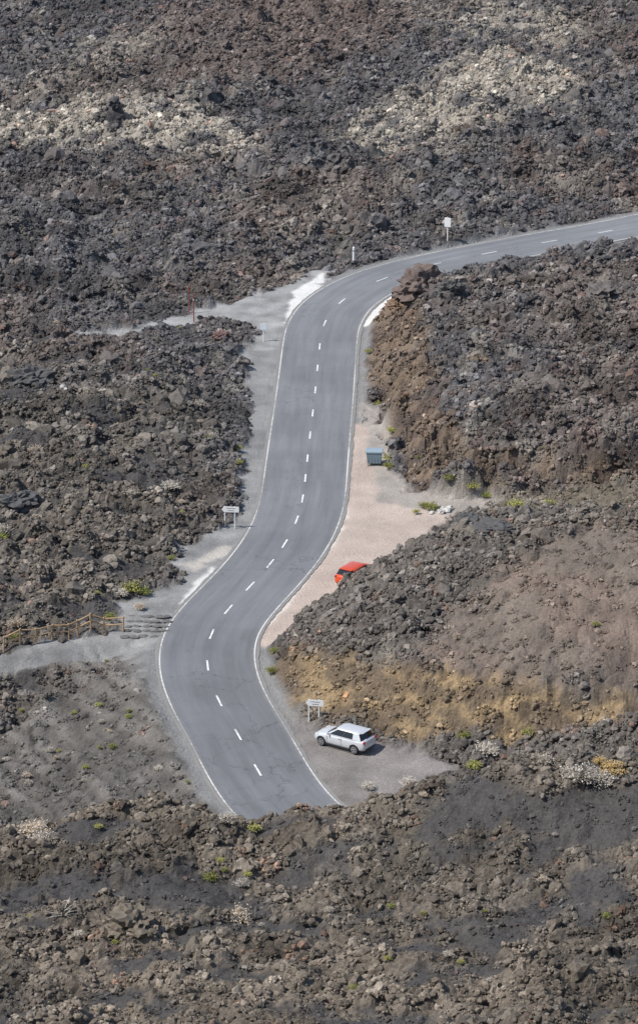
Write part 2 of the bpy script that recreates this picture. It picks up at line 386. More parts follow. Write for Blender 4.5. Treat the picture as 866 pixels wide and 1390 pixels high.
def cluster_proto(name, seed):      # a half-metre patch of loose clinker
    rs = np.random.RandomState(seed); V = []; Fc = []; tn = []
    for q in range(19):
        r = .048*rs.rand()**-.5; r = min(r, .21); a_ = rs.rand()*6.28; d = .62*rs.rand()**.55
        v, f = rock_pts(rs, 2 if r > .14 else 1, .9); k0 = len(V)
        sc_ = rs.uniform(.75, 1.25, 3)*r; off = Vector((math.cos(a_)*d, math.sin(a_)*d, r*.25+rs.uniform(-.05, .08)))
        V += [Vector((p.x*sc_[0], p.y*sc_[1], p.z*sc_[2]))+off for p in v]; Fc += [[k0+i for i in g] for g in f]; tn += [rs.uniform(.6, 1.45)]*len(v)
    me_ = bpy.data.meshes.new(name); me_.from_pydata([tuple(v) for v in V], [], Fc); me_.materials.append(rockmat)
    a = me_.attributes.new('tint', 'FLOAT', 'POINT'); a.data.foreach_set('value', np.array(tn, np.float32))
    return bpy.data.objects.new(name, me_)
pc = bpy.data.collections.new('boulder_shapes'); pcl = bpy.data.collections.new('clinker_shapes')
for i in range(10): pc.objects.link(rock_proto('rock_%02d' % i, 100+i))
for i in range(10): pcl.objects.link(cluster_proto('clinker_%02d' % i, 300+i))

def scatter(name, P, S, RC, coll, RO=None):
    n_ = len(P); me_ = bpy.data.meshes.new(name); me_.vertices.add(n_); me_.vertices.foreach_set('co', P.astype(np.float32).ravel())
    a = me_.attributes.new('sc', 'FLOAT_VECTOR', 'POINT'); a.data.foreach_set('vector', S.astype(np.float32).ravel())
    if RO is None: RO = rng.rand(n_, 3)*[1.2, 1.2, 6.28]
    a = me_.attributes.new('ro', 'FLOAT_VECTOR', 'POINT'); a.data.foreach_set('vector', RO.astype(np.float32).ravel())
    a = me_.attributes.new('pk', 'INT', 'POINT'); a.data.foreach_set('value', rng.randint(0, 10, n_).astype(np.int32))
    a = me_.attributes.new('rcol', 'FLOAT_COLOR', 'POINT'); a.data.foreach_set('color', np.c_[RC, np.ones(n_)].astype(np.float32).ravel())
    o = bpy.data.objects.new(name, me_); bpy.context.scene.collection.objects.link(o)
    ng = bpy.data.node_groups.new(name, 'GeometryNodeTree')
    ng.interface.new_socket('Geometry', in_out='INPUT', socket_type='NodeSocketGeometry')
    ng.interface.new_socket('Geometry', in_out='OUTPUT', socket_type='NodeSocketGeometry')
    gin = nd(ng, 'NodeGroupInput'); go = nd(ng, 'NodeGroupOutput'); ci = nd(ng, 'GeometryNodeCollectionInfo')
    ci.inputs['Collection'].default_value = coll; ci.inputs['Separate Children'].default_value = True; ci.inputs['Reset Children'].default_value = True
    ip = nd(ng, 'GeometryNodeInstanceOnPoints'); ip.inputs['Pick Instance'].default_value = True
    def na(nm, t):
        q = nd(ng, 'GeometryNodeInputNamedAttribute', data_type=t); q.inputs['Name'].default_value = nm
        return next(s for s in q.outputs if s.enabled and s.name == 'Attribute')
    e2r = nd(ng, 'FunctionNodeEulerToRotation')
    L = ng.links.new
    L(gin.outputs[0], ip.inputs['Points']); L(ci.outputs[0], ip.inputs['Instance']); L(na('pk', 'INT'), ip.inputs['Instance Index'])
    L(na('ro', 'FLOAT_VECTOR'), e2r.inputs[0]); L(e2r.outputs[0], ip.inputs['Rotation']); L(na('sc', 'FLOAT_VECTOR'), ip.inputs['Scale'])
    L(ip.outputs[0], go.inputs[0])
    md = o.modifiers.new('scatter', 'NODES'); md.node_group = ng
    return o
def cand(ncand):
    y = 148+352*rng.rand(ncand)**.8
    return (rng.rand(ncand)*2-1)*(y*.0905*1.15+6), y
def tintrow(cc, amp=.5):
    nn = len(cc); cc = cc*(1-amp/2+amp*rng.rand(nn, 1)); t = rng.rand(nn)
    cc = np.where((t < .02)[:, None], cc*[1.3, 1.03, .95], cc); return np.where((t > .95)[:, None], cc*1.3+.015, cc)
def gen(ncand, rmin, expo, rmax, thr=1.0, small=False):
    x, y = cand(ncand)
    i, j = gi(x, y); r = Rg[j, i]; d = Dg[j, i]
    size = np.clip(rmin*np.clip(rng.rand(ncand), 1e-4, 1)**(-expo), 0, rmax)*(1-.22*(y < 192))
    keep = (rng.rand(ncand) < r**1.2*thr) & (d > 4.3+size) & (Sg[j, i] < .3)
    if small: keep = (rng.rand(ncand) < thr*(1-.6*Sg[j, i])) & (d > 4.1)
    x, y, size, i, j = x[keep], y[keep], size[keep], i[keep], j[keep]
    size *= np.clip(.35+.65*Rg[j, i], .25, 1)
    z = gz(x, y)-size*.1
    S = size[:, None]*(.75+.5*rng.rand(len(x), 3))
    return np.c_[x, y, z], S, tintrow(Cg[j, i], .7)
# loose clinker patches following the slope
x, y = cand(52000); i, j = gi(x, y)
keep = (rng.rand(len(x)) < .16+Rg[j, i]*1.1) & (Dg[j, i] > 4.9) & (Sg[j, i] < .25)
x, y, i, j = x[keep], y[keep], i[keep], j[keep]
gx = (gz(x+.45, y)-gz(x-.45, y))/.9*.8; gy = (gz(x, y+.45)-gz(x, y-.45))/.9*.8
nv = np.c_[-gx, -gy, np.ones(len(x))]; nv /= np.linalg.norm(nv, axis=1)[:, None]
sa = rng.rand(len(x))*6.28; tv = np.c_[np.cos(sa), np.sin(sa), np.zeros(len(x))]; tv -= nv*(tv*nv).sum(1)[:, None]; tv /= np.linalg.norm(tv, axis=1)[:, None]
bv = np.cross(nv, tv)
RO = np.c_[np.arctan2(bv[:, 2], nv[:, 2]), np.arcsin(np.clip(-tv[:, 2], -1, 1)), np.arctan2(tv[:, 1], tv[:, 0])]
sc_ = (.35+.66*Rg[j, i])*rng.uniform(.72, 1.25, len(x))*(1-.14*(y < 192))
scatter('lava_clinker', np.c_[x, y, gz(x, y)], np.c_[sc_, sc_, sc_], np.clip(tintrow(Cg[j, i], .4), .012, .7), pcl, RO)
a = gen(38000, .12, .4, .5); b_ = gen(800, .4, .3, .85); c_ = gen(15000, .033, .3, .13, .5, True)
scatter('lava_rocks', np.vstack([a[0], b_[0], c_[0]]), np.vstack([a[1], b_[1], c_[1]]), np.clip(np.vstack([a[2], b_[2], c_[2]]), .012, .7), pc)

# ------------------------------------------------ road
def ribbon(name, o1, o2, z, mat, na_=1, jitter=0, i0=0, i1=None, crown=0):
    i1 = i1 or len(C); V = []; Fc = []; uv = []
    for i in range(i0, i1):
        for q in range(na_+1):
            o = o1+(o2-o1)*q/na_
            if jitter and q in (0, na_): o += math.copysign(jitter, o)*(random.random()-.5+mnoise.noise(Vector((i*.15, q, 3))))
            p = C[i]+N[i]*o
            V.append((p[0], p[1], z)); uv.append((o, i*.5))
    for i in range(i1-i0-1):
        for q in range(na_):
            a0 = i*(na_+1)+q; Fc.append((a0, a0+na_+1, a0+na_+2, a0+1))
    o_ = mesh_obj(name, V, Fc, [mat])
    l = o_.data.uv_layers.new(name='UVMap')
    for li, lp in enumerate(o_.data.loops): l.data[li].uv = uv[lp.vertex_index]
    return o_
asph, nt, b = newmat('asphalt'); L = nt.links.new
uvn = nd(nt, 'ShaderNodeUVMap', uv_map='UVMap'); ge = nd(nt, 'ShaderNodeNewGeometry')
sx = nd(nt, 'ShaderNodeSeparateXYZ'); L(uvn.outputs[0], sx.inputs[0])
def N_(vec, s, d=4, r=.6):
    q = nd(nt, 'ShaderNodeTexNoise'); q.inputs['Scale'].default_value = s; q.inputs['Detail'].default_value = d; q.inputs['Roughness'].default_value = r; L(vec, q.inputs['Vector']); return q.outputs['Fac']
def MR(src, lo, hi, a, b2):
    q = nd(nt, 'ShaderNodeMapRange'); q.inputs['From Min'].default_value = lo; q.inputs['From Max'].default_value = hi
    q.inputs['To Min'].default_value = a; q.inputs['To Max'].default_value = b2; L(src, q.inputs['Value']); return q.outputs[0]
def MU(a_, b2, op='MULTIPLY'):
    q = nd(nt, 'ShaderNodeMath', operation=op)
    for i_, s_ in enumerate((a_, b2)):
        if isinstance(s_, (int, float)): q.inputs[i_].default_value = s_
        else: L(s_, q.inputs[i_])
    return q.outputs[0]
st = nd(nt, 'ShaderNodeVectorMath', operation='MULTIPLY'); L(uvn.outputs[0], st.inputs[0]); st.inputs[1].default_value = (1.3, .08, 1)
f = MR(N_(ge.outputs['Position'], .12, 4), .3, .7, .86, 1.14)
f = MU(f, MR(N_(st.outputs[0], 1.0, 5), .3, .7, .84, 1.16))
f = MU(f, MR(N_(ge.outputs['Position'], 18, 3, .7), .25, .75, .88, 1.12))
i_joint = int(np.argmin(np.hypot(*(C-np.array(at_z(288, 852))).T)))
f = MU(f, MR(MU(sx.outputs['Y'], MU(N_(ge.outputs['Position'], 1.2, 2), .6), 'ADD'), i_joint*.5, i_joint*.5+.5, .93, 1.0))
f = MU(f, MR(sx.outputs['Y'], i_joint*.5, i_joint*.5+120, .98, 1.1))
vo = nd(nt, 'ShaderNodeTexVoronoi', feature='DISTANCE_TO_EDGE'); vo.inputs['Scale'].default_value = .2
dn = nd(nt, 'ShaderNodeTexNoise'); dn.inputs['Scale'].default_value = .9; dn.inputs['Detail'].default_value = 4; L(ge.outputs['Position'], dn.inputs['Vector'])
dm = nd(nt, 'ShaderNodeVectorMath', operation='MULTIPLY_ADD'); L(dn.outputs['Color'], dm.inputs[0]); dm.inputs[1].default_value = (3, 3, 0); L(ge.outputs['Position'], dm.inputs[2])
L(dm.outputs[0], vo.inputs['Vector'])
crk = MR(vo.outputs['Distance'], .004, .012, .72, 1.0)
msk = MR(N_(ge.outputs['Position'], .1, 2), .53, .58, 0, 1)
mx = nd(nt, 'ShaderNodeMix', data_type='FLOAT'); L(msk, mx.inputs[0]); mx.inputs[2].default_value = 1; L(crk, mx.inputs[3])
f = MU(f, mx.outputs[0])
ab = nd(nt, 'ShaderNodeMath', operation='ABSOLUTE'); L(sx.outputs['X'], ab.inputs[0])
edm = MR(MU(ab.outputs[0], MU(N_(ge.outputs['Position'], 2.5, 4), .9), 'ADD'), 3.5, 4.05, 0, .7)
vs = nd(nt, 'ShaderNodeVectorMath', operation='SCALE'); vs.inputs[0].default_value = (.172, .175, .181); L(f, vs.inputs['Scale'])
mc = nd(nt, 'ShaderNodeMix', data_type='RGBA'); L(edm, mc.inputs[0]); L(vs.outputs[0], mc.inputs[6]); mc.inputs[7].default_value = (.28, .26, .23, 1)
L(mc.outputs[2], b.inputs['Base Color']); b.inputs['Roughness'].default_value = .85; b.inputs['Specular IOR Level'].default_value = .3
bp = nd(nt, 'ShaderNodeBump'); bp.inputs['Distance'].default_value = .01; bp.inputs['Strength'].default_value = .5; L(N_(ge.outputs['Position'], 30, 2), bp.inputs['Height']); L(bp.outputs[0], b.inputs['Normal'])
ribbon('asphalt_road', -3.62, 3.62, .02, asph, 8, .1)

paint, nt, b = newmat('road_paint'); L = nt.links.new; ge = nd(nt, 'ShaderNodeNewGeometry')
wn = MR(N_(ge.outputs['Position'], 3.0, 4, .75), .36, .5, 0, 1)
mc = nd(nt, 'ShaderNodeMix', data_type='RGBA'); L(wn, mc.inputs[0]); mc.inputs[6].default_value = (.3, .3, .29, 1); mc.inputs[7].default_value = (.74, .73, .7, 1)
L(mc.outputs[2], b.inputs['Base Color']); b.inputs['Roughness'].default_value = .7
worn, nt, b = newmat('worn_edge_paint'); L = nt.links.new; ge = nd(nt, 'ShaderNodeNewGeometry')
wn = MR(MU(N_(ge.outputs['Position'], 2.2, 4, .8), MU(N_(ge.outputs['Position'], .09, 2), .9), 'ADD'), .8, 1.05, 0, 1)
mc = nd(nt, 'ShaderNodeMix', data_type='RGBA'); L(wn, mc.inputs[0]); mc.inputs[6].default_value = (.26, .26, .25, 1); mc.inputs[7].default_value = (.62, .61, .58, 1)
L(mc.outputs[2], b.inputs['Base Color']); b.inputs['Roughness'].default_value = .7
ribbon('edge_line', 3.27, 3.37, .027, worn); ribbon('edge_line', -3.37, -3.27, .027, worn)
V = []; Fc = []
allp = np.array([at_z(*p) for p in dash_px])
for p in allp:
    i = int(np.argmin(np.hypot(C[:, 0]-p[0], C[:, 1]-p[1]))); q = C[i]; t = T[i]; nn = N[i]
    k0 = len(V)
    for s_ in (-.95, 0, .95):
        for o in (-.065, .065): V.append((q[0]+t[0]*s_+nn[0]*o, q[1]+t[1]*s_+nn[1]*o, .027))
    Fc += [(k0, k0+2, k0+3, k0+1), (k0+2, k0+4, k0+5, k0+3)]
mesh_obj('centre_line_dashes', V, Fc, [paint])

# ------------------------------------------------ cars
glass = simple('car_glass', (.015, .018, .022), .06, 0, .05); rubber = simple('tyre_rubber', (.02, .02, .02), .8)
rimm = simple('alloy', (.55, .56, .58), .35, .8, .03); dark = simple('dark_trim', (.02, .02, .022), .6)
redl = simple('tail_lamp', (.45, .02, .02), .15); clear = simple('head_lamp', (.7, .72, .74), .1); platem = simple('plate', (.75, .75, .72), .5, 0, .02)
def car(name, x, y, z, ang, paintm, roofm=None):
    e = empty(name, (x, y, z), ang)
    st_ = [(-2.03,.42,.80,.62),(-1.98,.30,.95,.76),(-1.8,.22,1.02,.83),(-1.3,.19,1.01,.865),(-.5,.18,.99,.87),(.4,.18,.97,.87),(.95,.18,.955,.865),(1.35,.19,.89,.855),(1.7,.21,.81,.82),(1.92,.25,.70,.74),(2.03,.36,.58,.56)]
    V = []; Fc = []
    for (sx_, zb, zt, w_) in st_:
        h_ = zt-zb
        half = [(0, zb), (.8*w_, zb), (w_*.99, zb+.12), (w_*1.0, zb+.5*h_), (w_*.975, zb+.8*h_), (w_*.86, zt), (.4*w_, zt+.02)]
        ring = half+[(0, zt+.03)]+[(-a_, b2) for a_, b2 in half[:0:-1]]
        V += [(sx_, a_, b2) for a_, b2 in ring]
    m_ = len(ring)
    for i in range(len(st_)-1):
        for q in range(m_): Fc.append((i*m_+q, i*m_+(q+1) % m_, (i+1)*m_+(q+1) % m_, (i+1)*m_+q))
    Fc.append(tuple(range(m_))[::-1]); Fc.append(tuple((len(st_)-1)*m_+q for q in range(m_)))
    body = mesh_obj('body', V, Fc, [paintm, dark], e, True)
    bm = bmesh.new(); bm.from_mesh(body.data); bmesh.ops.recalc_face_normals(bm, faces=bm.faces); bm.to_mesh(body.data); bm.free()
    s = body.modifiers.new('s', 'SUBSURF'); s.levels = s.render_levels = 2
    cuts = []
    for wx in (-1.27, 1.31):
        for sy in (-1, 1):
            cu = cyl('cut', .365, .5, (wx, sy*.85, .31), dark, None, (math.pi/2, 0, 0), 32); cuts.append(cu)
            bo = body.modifiers.new('b', 'BOOLEAN'); bo.object = cu; bo.operation = 'DIFFERENCE'; bo.solver = 'EXACT'
    body.parent = None
    bpy.context.view_layer.update(); dg = bpy.context.evaluated_depsgraph_get()
    nm = bpy.data.meshes.new_from_object(body.evaluated_get(dg)); body.modifiers.clear(); body.data = nm; body.parent = e
    for cu in cuts: bpy.data.objects.remove(cu)
    for wx in (-1.27, 1.31):
        for sy in (-1, 1):
            cyl('tyre', .31, .2, (wx, sy*.755, .31), rubber, e, (math.pi/2, 0, 0), 28, bev=.03)
            cyl('rim', .215, .02, (wx, sy*.858, .31), dark, e, (math.pi/2, 0, 0), 24)
            for k_ in range(5):
                a_ = k_*2*math.pi/5; box('spoke', (.2, .02, .07), (wx+math.cos(a_)*.1, sy*.872, .31+math.sin(a_)*.1), rimm, e, .004, (0, -a_, 0))
            ringo = [(wx+math.cos(q*math.pi/12)*r_, sy*.87, .31+math.sin(q*math.pi/12)*r_) for r_ in (.19, .225) for q in range(24)]
            mesh_obj('rim_lip', ringo, [(q, (q+1) % 24, 24+(q+1) % 24, 24+q) for q in range(24)], [rimm], e)
    # greenhouse
    lv = [(.90, 1.02, -1.86, .80), (.985, .93, -1.83, .79), (1.36, .30, -1.60, .635), (1.425, .14, -1.56, .57), (1.46, -.05, -1.45, .44), (1.475, -.3, -1.2, .2)]
    tt = [0, .07, .42, .46, .76, 1.0]
    V = []
    for (zz, xf_, xr_, w_) in lv:
        half = [(xf_+.07, 0), (xf_+.04, w_*.6)]+[(xf_-.06+(xr_+.1-xf_+.06)*t_, w_*(1-.05*(t_ > .9)-.02*(t_ < .01))) for t_ in tt]+[(xr_, w_*.7), (xr_-.04, 0)]
        ring = half+[(a_, -b2) for a_, b2 in half[-2:0:-1]]
        V += [(a_, b2, zz) for a_, b2 in ring]
    m_ = len(ring); Fc = []; mi = []
    nh = 10
    for i in range(len(lv)-1):
        for q in range(m_):
            Fc.append((i*m_+q, i*m_+(q+1) % m_, (i+1)*m_+(q+1) % m_, (i+1)*m_+q))
            h_ = q if q < nh-1 else m_-1-q      # segment index on half
            g_ = 0
            if i == 1 and h_ in (0, 1, 3, 5, 7, 8): g_ = 1
            if i == 1 and h_ == 4: g_ = 2
            mi.append(g_)
    Fc.append(tuple((len(lv)-1)*m_+q for q in range(m_))); mi.append(0)
    gh = mesh_obj('cabin', V, Fc, [roofm or paintm, glass, dark], e, False, mi=mi)
    bm = bmesh.new(); bm.from_mesh(gh.data); bmesh.ops.recalc_face_normals(bm, faces=bm.faces); bm.to_mesh(gh.data); bm.free()
    for p_ in gh.data.polygons: p_.use_smooth = p_.material_index == 0 and p_.center.z > 1.3
    box('tail_spoiler', (.22, 1.05, .03), (-1.62, 0, 1.43), roofm or paintm, e, .012, (0, -.12, 0))
    for sy in (-1, 1):
        box('tail_lamp', (.16, .3, .17), (-1.93, sy*.62, .86), redl, e, .04, (0, -.15, sy*.35))
        box('head_lamp', (.34, .22, .13), (1.74, sy*.64, .70), clear, e, .04, (0, .3, -sy*.5))
        box('mirror', (.12, .2, .13), (.72, sy*.93, 1.02), paintm, e, .04)
        box('door_handle', (.17, .02, .025), (-.12, sy*.872, .80), dark, e, .006); box('sill', (1.9, .03, .09), (.02, sy*.865, .24), dark, e, .01)
        for dx in (.86, -.27): box('door_seam', (.012, .012, .55), (dx, sy*.868, .65), dark, e, 0)
    box('rear_plate', (.02, .52, .12), (-2.035, 0, .60), platem, e, .004); box('front_grille', (.03, .9, .14), (2.01, 0, .42), dark, e, .01)
    box('rear_bumper_insert', (.05, 1.1, .14), (-2.0, 0, .38), dark, e, .02)
    return e
silver = simple('silver_paint', (.60, .61, .62), .3, .2, .02, coat=.5); orange = simple('red_orange_paint', (.65, .08, .02), .25, .1, .03, coat=.5)
x, y = at_z(468, 1013); car('silver_hatchback_car', x, y, float(gz(np.array(x), np.array(y)))+.03, math.atan2(.56, -.83), silver)
x, y = at_z(485, 791); car('red_hatchback_car', x, y, float(gz(np.array(x), np.array(y)))+.03, math.atan2(.85, .53), orange)

# ------------------------------------------------ street furniture
galv = simple('galvanised', (.42, .43, .44), .45, .6); whitep = simple('white_panel', (.8, .8, .78), .5, 0, .04); blackp = simple('sign_black', (.03, .03, .03), .6)
bluegrey = simple('bin_plastic', (.20, .27, .31), .55, 0, .1); bluelid = simple('bin_lid', (.26, .33, .37), .5, 0, .08); woodm = simple('fence_wood', (.42, .28, .15), .8, 0, .3, 5)
redp = simple('red_paint', (.28, .07, .05), .7); greypan = simple('grey_panel', (.62, .66, .7), .5)
def arrow_sign(px, py, Lb, hb, top, rot=0):
    x, y, z = place(px, py); e = empty('direction_sign', (x, y, z), rot)
    for sx_ in (-.32*Lb, .25*Lb): cyl('post', .045, top+.3, (sx_, .04, top/2-.15), whitep, e, seg=12)
    h2 = hb/2; zc = top-h2; out = [(-Lb/2, zc), (-Lb/2+h2*.8, zc+h2), (Lb/2, zc+h2), (Lb/2, zc-h2), (-Lb/2+h2*.8, zc-h2)]
    V = [(a_, -.03, b2) for a_, b2 in out]+[(a_, -.005, b2) for a_, b2 in out]
    Fc = [tuple(range(5)), tuple(range(9, 4, -1))]+[(q, 5+q, 5+(q+1) % 5, (q+1) % 5) for q in range(5)]
    mesh_obj('arrow_board', V, Fc, [whitep], e)
    for k_, (w_, zz) in enumerate(((.5, .18), (.35, -.2))): box('lettering', (Lb*w_, .006, hb*.06), (.06, -.035, zc+hb*zz), blackp, e, 0)
    box('bracket', (Lb*.7, .03, .04), (0, .01, zc), galv, e, 0)
arrow_sign(313, 717, 1.35, .46, 1.75, -.1); arrow_sign(427, 979, 1.2, .44, 1.5, -.15)
def panel_sign(name, px, py, w_, h_, top, pan, rot=0):
    x, y, z = place(px, py); e = empty(name, (x, y, z), rot)
    cyl('post', .055, top+.3, (0, .03, top/2-.15), whitep, e, seg=12)
    box('panel', (w_, .03, h_), (0, -.045, top-h_/2), pan, e, .012); box('panel_back_clip', (w_*.6, .03, .05), (0, .0, top-h_/2), galv, e, 0)
panel_sign('road_sign', 607, 334, .65, .95, 2.4, whitep, -.3)
panel_sign('small_road_sign', 358, 464, .6, .6, 1.7, greypan, -.2)
def marker(px, py, h_, r, mat, name, cap=None):
    x, y, z = place(px, py); e = empty(name, (x, y, z))
    cyl('shaft', r, h_+.3, (0, 0, h_/2-.15), mat, e, seg=12, bev=.01)
    cyl('band', r*1.15, .12, (0, 0, h_*.8), cap or blackp, e, seg=12); cyl('tip', r, .06, (0, 0, h_+.03), mat, e, seg=12, r2=r*.4)
marker(480, 360, 1.6, .12, whitep, 'delineator_post', galv); marker(257, 428, 2.7, .05, redp, 'marker_pole', redp); marker(263.5, 438, 2.7, .05, redp, 'marker_pole', whitep)
# bin
x, y, z = place(508, 630); e = empty('wheeled_waste_container', (x, y, max(z, 0)+.0), -.05)
box('bin_body', (1.3, .95, .95), (0, 0, .68), bluegrey, e, .04, taper=.86)
for i in range(5): box('rib', (.05, .03, .7), (-.5+i*.25, -.455, .72), bluegrey, e, .01)
box('rim', (1.38, 1.04, .06), (0, 0, 1.15), bluelid, e, .02)
V = []; Fc = []
for i in range(9):
    a_ = i/8*math.pi; V += [(-.68, -math.cos(a_)*.5, 1.19+math.sin(a_)*.18), (.68, -math.cos(a_)*.5, 1.19+math.sin(a_)*.18)]
for i in range(8): Fc.append((2*i, 2*i+1, 2*i+3, 2*i+2))
Fc += [tuple(range(0, 18, 2)), tuple(range(17, 0, -2))]
mesh_obj('lid', V, Fc, [bluelid], e)
for sx_ in (-.5, .5):
    for sy in (-.35, .35): cyl('wheel', .1, .05, (sx_, sy, .1), rubber, e, (0, math.pi/2, 0), 14)
for sx_ in (-.72, .72): cyl('lift_pin', .03, .1, (sx_, 0, 1.0), galv, e, (0, math.pi/2, 0), 10)

# fence
fe = empty('wooden_fence'); path = [(6,884),(28,880),(50,876),(72,872),(94,868),(106,864),(124,861),(142,860),(168,860)]
fp = []
for p in path: fp.append(place(*p))
for k_, (x, y, z) in enumerate(fp):
    cyl('post_%d' % k_, .065, 1.4, (x, y, z+.5), woodm, fe, (random.uniform(-.04, .04), random.uniform(-.04, .04), 0), 10)
def rail(a_, b2, h_, nm, r=.05):
    A_ = Vector(a_)+Vector((0, 0, h_)); B_ = Vector(b2)+Vector((0, 0, h_)); d = B_-A_
    o = cyl(nm, r, d.length+.1, (A_+B_)/2, woodm, fe, seg=8); o.rotation_euler = d.to_track_quat('Z', 'Y').to_euler()
for k_ in range(len(fp)-1):
    rail(fp[k_], fp[k_+1], 1.1, 'top_rail'); rail(fp[k_], fp[k_+1], .6, 'mid_rail')
darkst = simple('basalt_slab', (.13, .125, .12), .9, 0, .4, 3)
se = empty('stone_steps')
for i in range(5):
    x, y, z = place(196+i*2, 864-i*6)
    for q in range(5): 
        o = rock_proto('slab', 700+i*5+q, 2, darkst); bpy.context.scene.collection.objects.link(o); o.parent = se
        o.location = (x-1.3+q*.65+random.uniform(-.12, .12), y+random.uniform(-.08, .08), z+.02); o.scale = (.32, .18, .1); o.rotation_euler = (0, 0, random.uniform(-.2, .2))

# ------------------------------------------------ boulders (named big ones)
def boulder(px, py, r, rgb, seed, sq=(1, 1, 1)):
    x, y, z = place(px, py)
    m = simple('boulder_mat', rgb, .95, 0, .4, 4)
    o = rock_proto('lava_boulder', seed, 4, m); bpy.context.scene.collection.objects.link(o)
    o.location = (x, y, z+r*.2); o.scale = (r*sq[0], r*sq[1], r*sq[2]); o.rotation_euler = (0, 0, seed)
boulder(572, 400, 1.7, (.14, .105, .09), 3, (1.2, 1, .9)); boulder(612, 414, .9, (.1, .095, .09), 4); boulder(540, 412, .8, (.2, .135, .09), 8)
boulder(815, 412, 1.3, (.12, .105, .095), 5, (1.2, 1, .7)); boulder(705, 434, .9, (.11, .105, .1), 6, (1.3, 1, .7)); boulder(175, 1278, 1.05, (.15, .125, .095), 7, (1.1, 1, .9))
boulder(650, 500, .7, (.17, .125, .085), 9); boulder(20, 692, 1.2, (.09, .087, .085), 10, (1.2, 1, .7)); boulder(300, 468, .6, (.17, .105, .09), 12, (1, 1, .6))
boulder(635, 724, .8, (.085, .082, .08), 14, (1.4, 1, .6)); boulder(672, 738, .9, (.08, .077, .077), 15, (1.5, 1, .6)); boulder(40, 522, 1.3, (.085, .082, .08), 16, (1.3, 1, .7))
lime = simple('pale_stone_mat', (.5, .48, .44), .9, 0, .15)
we = empty('pale_stones')
for i, (px, py) in enumerate(((583,692),(592,686),(600,690),(606,694),(598,697),(586,698),(610,688),(90,548),(94,552),(86,545),(97,556))):
    x, y, z = place(px, py); o = rock_proto('stone', 200+i, 2, lime); bpy.context.scene.collection.objects.link(o); o.parent = we
    r = random.uniform(.14, .3); o.location = (x, y, z+.1); o.scale = (r, r, r*.8)

# ------------------------------------------------ shrubs
def leafmat(nm, rgb):
    m = simple(nm, rgb, .8, 0, .4, 9); return m
greenm = leafmat('green_leaf', (.16, .19, .045)); yelm = leafmat('yellow_leaf', (.42, .39, .12)); drym = leafmat('dry_twig', (.5, .45, .38)); orm = leafmat('orange_leaf', (.42, .28, .08)); tanm = leafmat('tan_twig', (.5, .38, .25))
def shrub_mesh(seed, nst, mats, leafy):
    rs = random.Random(seed); V = []; Fc = []; mi = []
    for s_ in range(nst):
        a_ = rs.uniform(0, 6.28); el = math.acos(rs.uniform(.05, 1)); l_ = rs.uniform(.6, 1.05)*(1+.3*mnoise.noise(Vector((math.cos(a_)*1.5, math.sin(a_)*1.5, seed))))
        d = Vector((math.cos(a_)*math.sin(el), math.sin(a_)*math.sin(el), math.cos(el)*.85)); side = d.cross(Vector((rs.random(), rs.random(), .3))).normalized()
        p0 = Vector((rs.uniform(-.15, .15), rs.uniform(-.15, .15), -.05)); p1 = p0+d*l_*.5+Vector((0, 0, .06)); p2 = p0+d*l_
        w_ = .014
        k0 = len(V); V += [p0-side*w_, p0+side*w_, p1-side*w_, p1+side*w_, p2]
        Fc += [(k0, k0+1, k0+3, k0+2), (k0+2, k0+3, k0+4)]; mi += [0, 0]
        for q in range(leafy):
            c0 = p0+(p2-p0)*rs.uniform(.35, 1)+Vector((rs.uniform(-.08, .08) for _ in range(3)))
            u_ = Vector((rs.uniform(-1, 1), rs.uniform(-1, 1), rs.uniform(-1, 1))).normalized()*.07; v_ = u_.cross(Vector((rs.uniform(-1, 1), .4, 1))).normalized()*.035
            k0 = len(V); V += [c0-u_, c0+v_, c0+u_, c0-v_]; Fc.append((k0, k0+1, k0+2, k0+3)); mi.append(1 if rs.random() < .75 else 0)
    me_ = bpy.data.meshes.new('shrub'); me_.from_pydata([tuple(v) for v in V], [], Fc)
    for m in mats: me_.materials.append(m)
    me_.polygons.foreach_set('material_index', mi); return me_
SH = {'green_shrub': [shrub_mesh(i, 110, (yelm, greenm), 8) for i in (1, 2)], 'yellow_green_shrub': [shrub_mesh(i, 110, (greenm, yelm), 8) for i in (3, 4)],
      'dry_shrub': [shrub_mesh(i, 260, (drym, drym), 3) for i in (5, 6)], 'orange_shrub': [shrub_mesh(i, 120, (tanm, orm), 7) for i in (7,)], 'tan_shrub': [shrub_mesh(i, 280, (tanm, drym), 3) for i in (8, 9)],
      'dead_bush': [shrub_mesh(10, 60, (drym, drym), 0)]}
